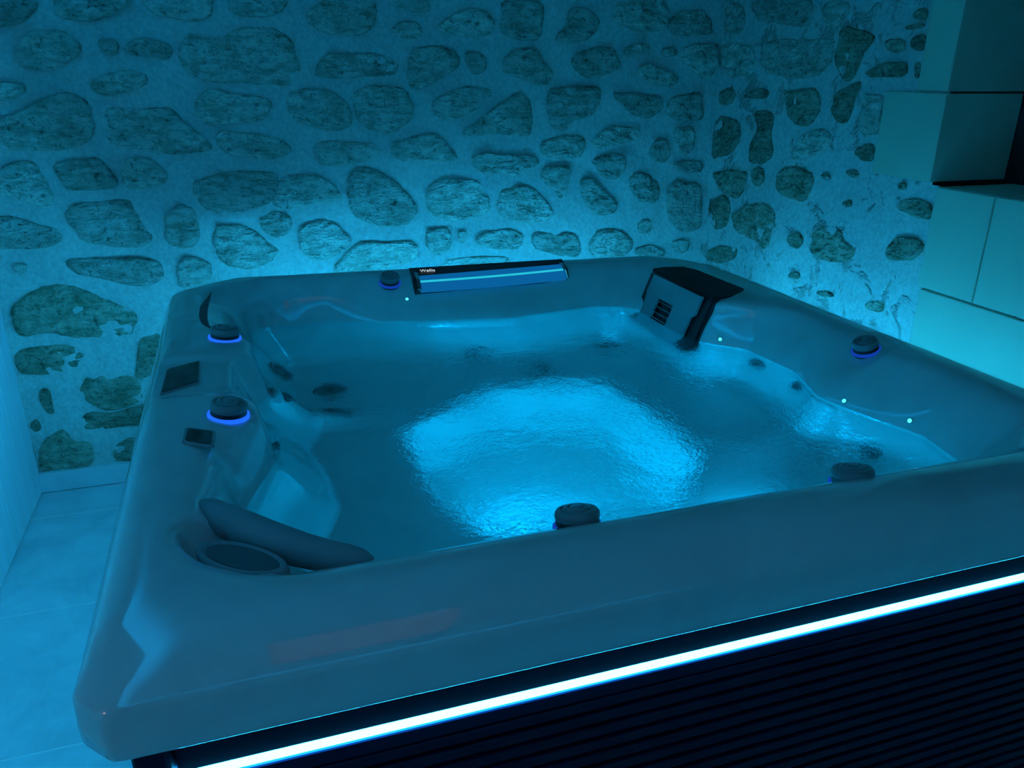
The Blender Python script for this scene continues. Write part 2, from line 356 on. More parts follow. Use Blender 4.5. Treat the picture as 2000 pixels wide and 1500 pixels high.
 [(1.055,1.21),(1.115,1.246),(1.211,1.236),(1.285,1.226),(1.326,1.17),(1.334,1.091),(1.275,1.077),(1.159,1.059),(1.079,1.086),(1.048,1.134)],
 [(1.38,1.152),(1.418,1.19),(1.52,1.202),(1.581,1.152),(1.635,1.086),(1.627,1.045),(1.531,1.033),(1.41,1.055),(1.38,1.105)],
 [(1.587,1.279),(1.726,1.275),(1.711,1.212),(1.695,1.14),(1.669,1.133),(1.632,1.183),(1.58,1.216)],
 [(1.773,1.21),(1.816,1.233),(1.902,1.157),(1.971,1.088),(1.945,1.055),(1.862,1.051),(1.795,1.12)],
 [(2.009,1.211),(2.062,1.246),(2.149,1.214),(2.187,1.155),(2.168,1.097),(2.072,1.109),(2.031,1.16)],
 [(2.071,0.99),(2.116,1.026),(2.157,1.003),(2.151,0.96),(2.103,0.945)],
 [(1.037,1.018),(1.094,1.031),(1.159,1.023),(1.157,0.947),(1.107,0.902),(1.05,0.929)],
 [(1.183,1.002),(1.225,1.02),(1.232,0.975),(1.199,0.953)],
 [(1.274,0.973),(1.325,1.003),(1.445,1.005),(1.497,0.977),(1.48,0.92),(1.376,0.918),(1.291,0.939)],
 [(1.541,0.983),(1.62,0.987),(1.666,0.96),(1.71,0.983),(1.765,0.955),(1.791,0.894),(1.769,0.861),(1.659,0.876),(1.551,0.916)],
 [(1.84,0.934),(1.893,0.982),(1.987,0.973),(2.047,0.931),(2.06,0.887),(2.014,0.846),(1.9,0.844),(1.843,0.865)],
 [(0.63,0.876),(0.712,0.965),(0.775,0.989),(0.868,0.976),(0.963,0.982),(1.01,0.956),(0.992,0.901),(0.862,0.861),(0.704,0.839)],
 [(1.123,0.884),(1.24,0.893),(1.402,0.883),(1.446,0.855),(1.273,0.833),(1.122,0.835)],
 [(2.07,0.877),(2.146,0.899),(2.237,0.859),(2.221,0.824),(2.092,0.841)],
 [(2.171,1.888),(2.221,1.932),(2.329,1.935),(2.385,1.885),(2.386,1.841),(2.249,1.831),(2.175,1.844)],
 [(2.228,1.764),(2.298,1.795),(2.422,1.804),(2.425,1.698),(2.398,1.651),(2.34,1.659),(2.269,1.719)],
 [(2.192,1.558),(2.264,1.581),(2.347,1.597),(2.372,1.542),(2.391,1.494),(2.352,1.458),(2.246,1.472),(2.198,1.496)],
 [(2.236,1.432),(2.334,1.447),(2.347,1.366),(2.328,1.317),(2.261,1.318)],
 [(2.237,1.27),(2.302,1.289),(2.405,1.282),(2.404,1.24),(2.298,1.227)],
 [(2.218,1.154),(2.273,1.194),(2.402,1.173),(2.423,1.069),(2.425,0.955),(2.315,0.952),(2.251,1.007)],
 [(2.26,0.902),(2.349,0.914),(2.374,0.868),(2.316,0.836)],
]
RIGHT_STONES = [
 [(2.526,1.953),(2.467,1.962),(2.38,1.943),(2.364,1.864),(2.414,1.838),(2.518,1.856)],
 [(2.329,1.954),(2.132,1.967),(1.936,1.941),(1.923,1.884),(1.958,1.848),(2.062,1.859),(2.263,1.888)],
 [(1.867,1.912),(1.801,1.932),(1.711,1.914),(1.728,1.868),(1.779,1.838),(1.845,1.862)],
 [(1.733,1.83),(1.692,1.837),(1.632,1.817),(1.567,1.803),(1.57,1.78),(1.608,1.752),(1.617,1.717),(1.642,1.662),(1.678,1.656),(1.726,1.692),(1.754,1.748),(1.737,1.785)],
 [(1.508,1.79),(1.422,1.79),(1.408,1.754),(1.45,1.744),(1.496,1.762)],
 [(1.39,1.792),(1.328,1.804),(1.323,1.753),(1.357,1.751),(1.389,1.77)],
 [(2.526,1.789),(2.407,1.801),(2.28,1.777),(2.264,1.698),(2.323,1.658),(2.452,1.668),(2.526,1.721)],
 [(2.218,1.789),(2.098,1.807),(1.937,1.799),(1.78,1.798),(1.773,1.724),(1.833,1.673),(1.996,1.661),(2.17,1.684),(2.219,1.733)],
 [(1.574,1.687),(1.502,1.716),(1.395,1.718),(1.384,1.671),(1.474,1.67),(1.561,1.669)],
 [(1.359,1.715),(1.329,1.718),(1.325,1.671),(1.343,1.666)],
 [(2.513,1.598),(2.414,1.619),(2.377,1.578),(2.427,1.538),(2.511,1.543)],
 [(2.321,1.58),(2.208,1.62),(2.129,1.607),(2.148,1.578),(2.252,1.575)],
 [(2.02,1.61),(1.919,1.619),(1.834,1.628),(1.798,1.564),(1.818,1.51),(1.877,1.483),(1.96,1.495),(1.997,1.556)],
 [(1.729,1.579),(1.699,1.618),(1.645,1.638),(1.603,1.657),(1.593,1.633),(1.618,1.602),(1.617,1.558),(1.634,1.508),(1.7,1.516)],
 [(1.569,1.609),(1.471,1.606),(1.464,1.524),(1.469,1.475),(1.55,1.475),(1.57,1.517)],
 [(2.526,1.452),(2.493,1.488),(2.344,1.481),(2.306,1.399),(2.387,1.329),(2.519,1.296),(2.526,1.362)],
 [(2.227,1.517),(2.138,1.532),(2.076,1.503),(2.092,1.43),(2.052,1.36),(2.119,1.316),(2.219,1.314),(2.228,1.39),(2.174,1.453)],
 [(1.934,1.378),(1.891,1.444),(1.779,1.479),(1.714,1.47),(1.721,1.411),(1.818,1.368),(1.917,1.351)],
 [(1.566,1.424),(1.516,1.447),(1.475,1.444),(1.469,1.383),(1.539,1.389)],
 [(2.498,1.228),(2.388,1.257),(2.231,1.266),(2.229,1.188),(2.291,1.139),(2.432,1.169)],
 [(2.192,1.278),(2.116,1.302),(2.091,1.244),(2.137,1.208),(2.182,1.233)],
 [(2.012,1.261),(1.979,1.309),(1.877,1.327),(1.782,1.303),(1.791,1.246),(1.815,1.2),(1.919,1.2),(1.997,1.219)],
 [(1.731,1.316),(1.692,1.327),(1.676,1.302),(1.715,1.294)],
 [(2.515,1.099),(2.381,1.143),(2.328,1.101),(2.34,1.008),(2.443,0.972),(2.502,1.032)],
 [(2.306,1.063),(2.201,1.12),(2.059,1.15),(1.987,1.115),(1.999,1.052),(2.02,0.962),(2.133,0.988),(2.264,1.004)],
 [(1.885,1.042),(1.822,1.076),(1.781,1.047),(1.806,1.005),(1.866,1.008)],
 [(1.731,1.078),(1.676,1.123),(1.585,1.132),(1.554,1.084),(1.481,1.064),(1.527,1.013),(1.626,0.995),(1.723,1.015)],
 [(1.331,1.264),(1.241,1.295),(1.167,1.277),(1.164,1.236),(1.209,1.229),(1.309,1.243)],
 [(1.34,1.093),(1.303,1.151),(1.208,1.163),(1.17,1.14),(1.205,1.09),(1.308,1.067)],
 [(1.597,1.225),(1.552,1.245),(1.537,1.221),(1.573,1.209)],
 [(2.471,0.862),(2.383,0.906),(2.233,0.919),(2.253,0.872),(2.367,0.822),(2.463,0.819)],
 [(1.431,1.826),(1.356,1.837),(1.337,1.823),(1.412,1.815)],
 [(1.399,1.857),(1.389,1.878),(1.344,1.881),(1.339,1.844),(1.372,1.843)],
 [(1.605,1.343),(1.549,1.353),(1.525,1.33),(1.57,1.318)],
 [(1.331,1.331),(1.296,1.339),(1.293,1.312),(1.322,1.311)],
 [(1.67,0.854),(1.611,0.883),(1.545,0.871),(1.615,0.853)],
 [(1.383,0.893),(1.307,0.92),(1.291,0.891),(1.321,0.869),(1.387,0.871)],
 [(1.853,0.892),(1.786,0.915),(1.769,0.889),(1.836,0.873)],
]
# ------------------------------------------------------------------ the room
def frange(a, b, step):
    n = max(1, int(round((b-a)/step))); return [a + (b-a)*i/n for i in range(n+1)]
def relief_wall(name, us, vs_, to3d, mat, amp, holes=(), label=None, bias=0.0):
    idx, verts, faces = {}, [], []
    for i, u in enumerate(us):
        for j, v in enumerate(vs_):
            d = amp*(noise.noise(Vector((u*4, v*6, 3.1))) + .6*noise.noise(Vector((u*13, v*15, 9.7))) + .3*noise.noise(Vector((u*33, v*33, 5.7)))) + bias
            idx[i, j] = len(verts); verts.append(to3d(u, v, d))
    for i in range(len(us)-1):
        for j in range(len(vs_)-1):
            cu, cv = (us[i]+us[i+1])/2, (vs_[j]+vs_[j+1])/2
            if any(a < cu < b and c < cv < d for a, b, c, d in holes): continue
            faces.append((idx[i, j], idx[i+1, j], idx[i+1, j+1], idx[i, j+1]))
    o = mesh_obj(name, verts, faces, mat, None, True)
    return tag(o, label, kind='structure')
back3d = lambda u, v, d: Vector((u, YW - d, v))
right3d = lambda u, v, d: Vector((XR - d, u, v))
WIN = (0.20, 1.192, 1.342, 2.10)
wall_back = relief_wall('wall_back', frange(XL, XR+.032, .016), frange(0, ZC, .016), back3d, M_mortar, .013,
                        label='rubble stone wall with pale pointing behind the hot tub')
us = sorted(set(frange(YF, WIN[0], .05) + frange(WIN[0], WIN[1], .03) + frange(WIN[1], YW+.032, .016)))
vz = sorted(set(frange(0, WIN[2], .016) + frange(WIN[2], WIN[3], .016) + frange(WIN[3], ZC, .03)))
wall_right = relief_wall('wall_right', us, vz, right3d, M_mortar2, .004, [WIN], bias=-.004,
                         label='rendered stone wall with deep window beside the hot tub')

def stone_mesh(name, poly, to3d, proud, seed):
    pts = [Vector((a, b, 0)) for a, b in poly]
    _c = sum(pts, Vector())/len(pts)
    pts = chaikin(densify([_c + (q-_c)*1.05 for q in pts], .05), 1)
    per = sum((pts[i]-pts[i-1]).length for i in range(len(pts)))
    n = int(min(60, max(16, per/.018)))
    # resample by length
    out, acc, tgt = [], 0.0, 0.0
    for i in range(len(pts)):
        a, b = pts[i], pts[(i+1) % len(pts)]; L = (b-a).length
        while tgt <= acc + L and len(out) < n:
            out.append(a.lerp(b, (tgt-acc)/L if L else 0)); tgt += per/n
        acc += L
    n = len(out)
    c = sum(out, Vector())/n
    rnd = random.Random(seed)
    off = Vector((rnd.uniform(0, 50), rnd.uniform(0, 50), 0))
    tilt = Vector((rnd.uniform(-.05, .05), rnd.uniform(-.05, .05)))
    verts, faces = [], []
    LV = ((1.02, -.024), (1.0, proud*.30), (.965, proud*.8), (.90, proud*1.0), (.78, proud*1.05), (.64, proud*1.05), (.48, proud*1.05), (.32, proud*1.05), (.15, proud*1.05))
    for s, d in LV:
        for q in out:
            jit = noise.noise(q*16 + off)*.07 + noise.noise(q*50 + off)*.05
            p = c + (q-c)*(s*(1+jit))
            w = noise.noise(p*10 + off)*.012 + noise.noise(p*26 + off)*.013 + abs(noise.noise(p*45 + off))*.011 - .005
            verts.append(to3d(p.x, p.y, d + (w*(1 if s < .97 else .35)) + (p-c).xy.dot(tilt)*(1 if s < 1 else 0)))
    verts.append(to3d(c.x, c.y, proud*1.05 + noise.noise(c*11 + off)*.011))
    nr = len(LV)-1
    for r in range(nr):
        for k in range(n):
            a, b = r*n+k, r*n+(k+1) % n
            faces.append((a, b, b+n, a+n))
    for k in range(n): faces.append((nr*n+k, nr*n+(k+1) % n, (nr+1)*n))
    bm = bmesh.new()
    vv = [bm.verts.new(v) for v in verts]
    for f in faces: bm.faces.new([vv[i] for i in f])
    return bm
for i, poly in enumerate(BACK_STONES):
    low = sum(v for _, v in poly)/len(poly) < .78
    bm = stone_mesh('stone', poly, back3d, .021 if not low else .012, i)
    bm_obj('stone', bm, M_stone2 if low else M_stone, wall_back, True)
for i, poly in enumerate(RIGHT_STONES):
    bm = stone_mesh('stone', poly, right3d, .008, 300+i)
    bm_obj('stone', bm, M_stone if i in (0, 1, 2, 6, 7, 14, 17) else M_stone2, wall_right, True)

# the courses above, up to the ceiling
rs = random.Random(7)
def course(u0, u1, zc, to3d, par, mat, seed):
    u = u0
    while u < u1:
        w, h = rs.uniform(.13, .24), rs.uniform(.085, .115)
        if u + w > u1: break
        zz = zc + rs.uniform(-.012, .012)
        poly = []
        for k in range(9):
            a = 2*math.pi*k/9 + rs.uniform(-.2, .2); e = .5*rs.uniform(.85, 1.1)
            sgx, sgy = math.copysign(abs(math.cos(a))**.6, math.cos(a)), math.copysign(abs(math.sin(a))**.6, math.sin(a))
            poly.append((u + w/2 + w*e*sgx*.92, zz + h*e*sgy*.92))
        bm_obj('stone', stone_mesh('stone', poly, to3d, .018, seed), mat, par, True)
        u += w + rs.uniform(.03, .07); seed += 1
course(XL+.05, XR-.05, 2.07, back3d, wall_back, M_stone, 600); course(XL+.03, XR-.05, 2.205, back3d, wall_back, M_stone, 640)
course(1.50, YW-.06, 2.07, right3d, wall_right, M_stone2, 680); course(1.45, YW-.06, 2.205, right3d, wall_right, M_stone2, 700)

# dressed blocks around and under the window
XB = XR - .007
def block(y0, y1, z0, z1, x0=XB, x1=XR+.315): box('block', x0, x1, y0, y1, z0, z1, M_ashlar, wall_right, .004, 2)
block(1.192, 1.320, 1.630, 1.990); block(1.192, 1.460, 1.350, 1.625); block(1.192, 1.460, 1.995, 2.099)
block(.938, 1.160, 1.010, 1.340); block(.700, .933, 1.010, 1.340); block(.455, .695, 1.010, 1.340); block(.20, .450, 1.010, 1.340)
block(.560, 1.146, .660, 1.004); block(-.02, .555, .660, 1.004)
block(.0, .20, 1.345, 1.625); block(.07, .20, 1.63, 1.99); block(.0, .20, 1.995, 2.099)
block(.56, 1.40, 2.103, 2.27); block(-.1, .555, 2.103, 2.27)
# the dark window at the back of the reveal
win = tag(empty('window_1', (XR+.32, .7, 1.34)), 'dark night window set deep in the stone reveal', kind='structure')
wx = XR + .315
def wbox(name, y0, y1, z0, z1, mat, x0=wx, x1=wx+.05):
    o = box(name, x0, x1, y0, y1, z0, z1, mat, None, .003); o.parent = win; o.matrix_parent_inverse = Matrix.Translation(-win.location); return o
M_frame = new_mat('dark_window_paint', (.02, .02, .022), .4)
wbox('frame_stile', 1.13, 1.20, 1.335, 2.11, M_frame); wbox('frame_stile', .19, .26, 1.335, 2.11, M_frame)
wbox('frame_rail', .26, 1.13, 1.335, 1.40, M_frame); wbox('frame_rail', .26, 1.13, 2.04, 2.11, M_frame)
wbox('mullion', .675, .715, 1.40, 2.04, M_frame)
wbox('pane', .715, 1.13, 1.40, 2.04, M_pane, wx+.02, wx+.026); wbox('pane', .26, .675, 1.40, 2.04, M_pane, wx+.02, wx+.026)

# floor of large stone tiles
floor = tag(mesh_obj('floor', [(XL-.1, YF-.1, -.0012), (XR+.1, YF-.1, -.0012), (XR+.1, YW+.1, -.0012), (XL-.1, YW+.1, -.0012)], [(0, 1, 2, 3)], M_grout),
            'grey stone tile floor beside the tub', kind='structure')
ys = [YW-.002] + [2.307 - .6567*k for k in range(9)]
xs = [XL-.02, .565, 1.775, XR]
for a in range(len(xs)-1):
    for b in range(len(ys)-1):
        y1, y0 = ys[b], max(ys[b+1], YF)
        if y1 - y0 < .05: continue
        bm = box_bm(xs[a]+.0036, xs[a+1]-.0036, y0+.0036, y1-.0036, -.02, 0, .001)
        bm_obj('tile', bm, M_tile, floor)
bb = box('baseboard_back', XL, XR, YW-.022, YW+.004, .003, .091, M_tile, None, .002)
tag(bb, 'grey tile skirting under the rubble stone wall', kind='structure')

# left wall of upright boards
wall_left = tag(box('wall_left', XL-.12, XL-.016, YF, YW+.05, 0, ZC, M_black), 'pale wooden board wall at the left of the walkway', kind='structure')
bw = .118
y = YW + .004; k = 0
first = None
while y > YF:
    if first is None:
        bm = box_bm(XL-.02, XL, -bw+.0025, 0, .006, ZC, .002)
        o = bm_obj('board', bm, M_wood, wall_left); first = o
    else:
        o = link('board', first.data, None, wall_left)
    o.location.y = y; y -= bw; k += 1
ceil = tag(box('ceiling', XL-.1, XR+.5, YF-.1, YW+.1, ZC, ZC+.1, M_plaster), 'plain white ceiling over the tub room', kind='structure')
wall_front = tag(box('wall_front', XL-.1, XR+.1, YF-.15, YF, 0, ZC, M_plaster), 'plain plaster wall facing the hot tub', kind='structure')

# added fill coves, out of view: wall ledges with strips lighting the ceiling
def cove(name, x0, x1, y0, y1, sx0, sx1, sy0, sy1, label):
    t = tag(empty(name, ((x0+x1)/2, (y0+y1)/2, 2.05)), label, 'added fill light', 'added fill lights')
    inv = Matrix.Translation(-t.location)
    for nm, bx, mt in (('ledge', (x0, x1, y0, y1, 2.05, 2.07), M_plaster), ('light_strip', (sx0, sx1, sy0, sy1, 2.0705, 2.080), M_fill)):
        o = box(nm, *bx[:6], mt); o.parent = t; o.matrix_parent_inverse = inv
    if x1-x0 > y1-y0: o = box('front_lip', x0, x1, y1, y1+.015, 2.05, 2.12, M_plaster)
    else: o = box('front_lip', x1, x1+.015, y0, y1, 2.05, 2.12, M_plaster)
    o.parent = t; o.matrix_parent_inverse = inv
cove('added_cove_fill', XL+.02, XR-.02, YF, YF+.12, XL+.1, XR-.1, YF+.06, YF+.075, 'added white ledge with unseen blue fill strip high on the front wall')
cove('added_cove_fill', XL, XL+.12, YF+.2, YW-.1, XL+.06, XL+.075, YF+.3, YW-.2, 'added white ledge with unseen blue fill strip high on the board wall')
# added warm globe on the boarded wall, out of view, tinting the lip corner
wl = tag(empty('added_warm_lamp', (XL, -.34, 1.06)), 'added unseen warm globe on the pale board wall', 'added light')
v, f = lathe([(.0005, 0), (.045, 0), (.045, .012), (.038, .018), (.012, .020), (.012, .05), (.022, .055), (.022, .07)], 28, Matrix.Rotation(math.pi/2, 4, 'Y'))
mesh_obj('lamp_base', v, f, M_brass, wl, True)
v, f = lathe([(.0005, -.035)] + [(.035*math.cos(a), .035*math.sin(a)) for a in [(-72+24*i)*math.pi/180 for i in range(7)]] + [(.0005, .035)], 12, Matrix.Translation((.10, 0, 0)))
mesh_obj('globe', v, f, M_warm, wl, True)

# added unseen ceiling panel, glowing so the front lip has something to reflect
pl = tag(empty('added_glow_panel', (.51, -.53, ZC)), 'added unseen panel overhead with a dim warm glow for the lip reflection', 'ceiling light')
inv = Matrix.Translation(-pl.location)
for nm, bx, mt in (('diffuser', (.22, .80, -1.03, -.03, ZC-.012, ZC-.002), M_panel),
                   ('frame_rail', (.19, .83, -1.06, -1.03, ZC-.02, ZC), M_plaster), ('frame_rail', (.19, .83, -.03, 0, ZC-.02, ZC), M_plaster),
                   ('frame_rail', (.19, .22, -1.03, -.03, ZC-.02, ZC), M_plaster), ('frame_rail', (.80, .83, -1.03, -.03, ZC-.02, ZC), M_plaster)):
    o = box(nm, *bx, mt); o.parent = pl; o.matrix_parent_inverse = inv
# ------------------------------------------------------------------ the hot tub
CX, CY_, ZW = 1.07, 1.09, 0.80
tub = tag(empty('hot_tub', (CX, CY_, 0)), 'large square hot tub with grey acrylic shell, black ribbed cabinet and cyan light strip', 'hot tub')
INV = Matrix.Translation((-CX, -CY_, 0))
def part(o, parent=None):
    """hang a world-space mesh under the tub (or one of its parts)"""
    o.parent = parent or tub
    if parent is None or parent is tub: o.matrix_parent_inverse = INV
    return o

OUTLINE = [(0, .05), (.045, 0), (2.08, 0), (2.15, .07), (2.14, .45), (2.125, 1.3), (2.11, 1.91), (2.05, 2.02), (2.01, 2.08), (1.93, 2.135),
           (1.3, 2.165), (.82, 2.185), (.225, 2.225), (.105, 2.16), (0, 2.06)]
R4 = [(.033, .13), (.13, .05), (1.98, .05), (2.11, .14), (2.105, .45), (2.09, 1.3), (2.075, 1.88), (2.02, 1.98), (1.985, 2.04), (1.915, 2.10),
      (1.3, 2.13), (.82, 2.15), (.235, 2.19), (.128, 2.13), (.034, 2.04)]
R5 = [(.085, .19), (.19, .12), (1.95, .12), (2.06, .2), (2.06, .45), (2.045, 1.3), (2.03, 1.83), (1.97, 1.95), (1.88, 2.06), (1.3, 2.095),
      (.82, 2.115), (.27, 2.15), (.16, 2.09), (.085, 2.0)]
R6 = [(.15, .33), (.30, .19), (.7, .19), (1.4, .185), (1.85, .18), (1.99, .28), (2.005, .6), (1.985, .85), (2.0, 1.15), (1.965, 1.30), (1.84, 1.40), (1.825, 1.60), (1.825, 1.83), (1.85, 1.93), (1.80, 2.02),
      (1.3, 2.055), (.82, 2.075), (.33, 2.105), (.20, 2.04), (.135, 1.92), (.135, 1.62), (.20, 1.53), (.245, 1.45), (.235, 1.36), (.195, 1.28), (.195, 1.06),
      (.245, .95), (.25, .86), (.20, .80), (.155, .74), (.15, .60), (.14, .50)]
R7 = [(.20, .42), (.33, .255), (.7, .25), (1.4, .245), (1.82, .24), (1.93, .33), (1.955, .6), (1.925, .85), (1.955, 1.15), (1.92, 1.29), (1.80, 1.40), (1.79, 1.60), (1.79, 1.83), (1.80, 1.92), (1.75, 1.97),
      (1.3, 2.00), (.82, 2.025), (.38, 2.06), (.26, 2.01), (.205, 1.90), (.205, 1.66), (.24, 1.54), (.275, 1.44), (.27, 1.36), (.225, 1.28), (.225, 1.06),
      (.275, .95), (.28, .86), (.235, .80), (.19, .72), (.185, .60), (.17, .50)]
R8 = [(.22, .52), (.37, .34), (.7, .335), (1.4, .33), (1.76, .30), (1.875, .37), (1.912, .54), (1.866, .68), (1.824, .846), (1.892, 1.05), (1.868, 1.28), (1.76, 1.395), (1.755, 1.6), (1.755, 1.78), (1.73, 1.84),
      (1.69, 1.893), (1.56, 1.92), (1.22, 1.868), (.91, 1.922), (.54, 2.022), (.32, 2.025), (.266, 1.965), (.254, 1.845), (.265, 1.6), (.304, 1.342), (.259, 1.236), (.294, 1.05),
      (.298, .90), (.216, .67)]
def shrink(pts, dl, dr, df, db):
    """move a ring inwards by different amounts on the left, right, front and back"""
    out = []
    for x, y in pts:
        wx_ = (x-CX)/.85; wy_ = (y-CY_)/.85
        ax, ay = abs(wx_), abs(wy_); s = max(ax, ay, 1e-6)
        kx = min(1, (ax/s)**3); ky = min(1, (ay/s)**3)
        out.append((x - math.copysign((dl if wx_ < 0 else dr)*kx, wx_), y - math.copysign((df if wy_ < 0 else db)*ky, wy_)))
    return out
PIT = [(.68, 1.28), (.795, 1.36), (1.02, 1.50), (1.26, 1.49), (1.41, 1.43), (1.455, 1.17), (1.46, .885), (1.36, .77), (1.26, .67), (1.075, .66),
       (.767, .70), (.70, .855), (.685, 1.045)]
def scl(pts, s): return [(CX + (x-CX)*s, CY_ + (y-CY_)*s) for x, y in pts]
RINGS = [  # (control points, z, smoothing iterations, sub-steps to the next ring)
    (scl(OUTLINE, .965), .828, 2, 1), (scl(OUTLINE, .994), .824, 2, 1), (OUTLINE, .831, 2, 2), (OUTLINE, .890, 2, 3), (scl(OUTLINE, .993), .917, 2, 3), (R4, .946, 2, 4), (R5, .957, 2, 6),
    (R6, .944, 2, 6), (R7, .895, 2, 5), (R8, .800, 2, 4), (shrink(R8, .02, .0, .02, .02), .72, 2, 4), (shrink(R8, .12, .05, .10, .10), .50, 2, 3),
    (shrink(R8, .17, .10, .14, .15), .475, 2, 4), (scl(PIT, 1.06), .462, 2, 2), (PIT, .44, 2, 2), (scl(PIT, .97), .40, 2, 2), (scl(PIT, .90), .17, 2, 2), (scl(PIT, .84), .135, 2, 2), (scl(PIT, .5), .13, 2, 2), (scl(PIT, .02), .128, 2, 1)]
NA = 640
_o = chaikin(densify([Vector((*q, 0)) for q in OUTLINE], .04), 2)
_per = [0]
for i in range(len(_o)): _per.append(_per[-1] + (_o[(i+1) % len(_o)]-_o[i]).length)
ANG = []
j = 0
for k in range(NA):
    t = _per[-1]*k/NA
    while _per[j+1] < t: j += 1
    q = _o[j].lerp(_o[(j+1) % len(_o)], (t-_per[j])/(_per[j+1]-_per[j]))
    ANG.append(math.atan2(q.y-CY_, q.x-CX))
def sample(pts, it=2, step=.04):
    """radius of a closed star-shaped ring at each of the ANG directions"""
    d = chaikin(densify([Vector((*q, 0)) for q in pts], step), it)
    pol = sorted((math.atan2(q.y-CY_, q.x-CX), math.hypot(q.x-CX, q.y-CY_)) for q in d)
    aa = [pol[-1][0]-2*math.pi] + [a for a, _ in pol] + [pol[0][0]+2*math.pi]
    rr = [pol[-1][1]] + [r for _, r in pol] + [pol[0][1]]
    import bisect
    out = []
    for a in ANG:
        i = max(1, bisect.bisect_left(aa, a))
        # intersect the ray with the edge between the two neighbours
        a0, a1, r0, r1 = aa[i-1], aa[i], rr[i-1], rr[i]
        den = r0*math.sin(a-a0) + r1*math.sin(a1-a)
        out.append(r0*r1*math.sin(a1-a0)/den if abs(den) > 1e-9 else r0)
    return out
prof = [([*sample(p, it, .015 if i < 5 else .04)], z, sub) for i, (p, z, it, sub) in enumerate(RINGS)]
def crom(a, b, c, d, t): return .5*((2*b) + (c-a)*t + (2*a-5*b+4*c-d)*t*t + (3*b-a-3*c+d)*t*t*t)
rows = []
for i in range(len(prof)):
    sub = prof[i][2] if i < len(prof)-1 else 1
    i0, i2, i3 = max(0, i-1), min(len(prof)-1, i+1), min(len(prof)-1, i+2)
    for s in range(sub):
        t = s/sub
        rows.append(([crom(prof[i0][0][k], prof[i][0][k], prof[i2][0][k], prof[i3][0][k], t) for k in range(NA)],
                     crom(prof[i0][1], prof[i][1], prof[i2][1], prof[i3][1], t)))
def shell_dz(x, y, z):
    d = 0
    if z > .80:
        # scooped recess behind the front-left headrest
        u = ((x-.235)*.74 - (y-.315)*.67)/.155; v = ((x-.235)*.67 + (y-.315)*.74)/.085
        d -= .042*sstep(1.0, .72, math.hypot(u, v))
        # dished seat for the touch panel
        d -= .008*sstep(1.0, .85, max(abs(x-.12)/.085, abs(y-1.14)/.15))
        # dimples around the knobs
        d -= .010*sstep(.085, .05, math.hypot(x-1.985, y-.86)) 
    elif z < .79:
        # armrest ridge between the two left seats
        t = (x-.28)/.42
        if 0 < t < 1:
            dist = abs((y - 1.365) - .10*t)
            d += .10*(1-t)**.7*sstep(.075, .02, dist)*sstep(.79, .70, z)
        # ridge between the right seats
        t = (1.86-x)/.36
        if 0 < t < 1:
            d += .09*(1-t)**.7*sstep(.10, .03, abs(y-.84))*sstep(.79, .70, z)
    return d
sv, sf = [], []
for rr, z in rows:
    for k in range(NA):
        x, y_ = CX + rr[k]*math.cos(ANG[k]), CY_ + rr[k]*math.sin(ANG[k])
        sv.append(Vector((x, y_, z + shell_dz(x, y_, z))))
for i in range(len(rows)-1):
    for k in range(NA):
        a, b = i*NA+k, i*NA+(k+1) % NA
        sf.append((a, b, b+NA, a+NA))
shell = part(mesh_obj('shell', sv, sf, M_shell, None, True))
shell['label'] = 'glossy pearl grey acrylic shell with moulded seats and foot well'
BVH = BVHTree.FromPolygons(sv, sf)
def drop(x, y):
    h = BVH.ray_cast(Vector((x, y, 2)), Vector((0, 0, -1)))
    n = h[1] if h[1].z > 0 else -h[1]
    return h[0], n

# water
NWA, NWR = 360, 90
wr = sample(R8)
wv, wf = [Vector((CX, CY_, ZW))], []
for i in range(1, NWR+1):
    for k in range(NWA):
        kk = k*NA/NWA; k0 = int(kk); a = ANG[k0]
        r = (wr[k0] + .012)*i/NWR
        x, y_ = CX + r*math.cos(a), CY_ + r*math.sin(a)
        e = sstep(1.0, .9, i/NWR)
        calm = .35 + .65*sstep(.4, .9, x)
        h = .0022*noise.noise(Vector((x*7, y_*11, 1.7))) + .0011*noise.noise(Vector((x*17, y_*22, 5.2)))*calm
        wv.append(Vector((x, y_, ZW + h*e)))
for k in range(NWA): wf.append((0, 1+k, 1+(k+1) % NWA))
for i in range(NWR-1):
    for k in range(NWA):
        a, b = 1+i*NWA+k, 1+i*NWA+(k+1) % NWA
        wf.append((a, a+NWA, b+NWA, b))
water = tag(mesh_obj('tub_water', wv, wf, M_water, None, True), 'clear rippled water glowing blue inside the hot tub', 'water', kind='stuff')

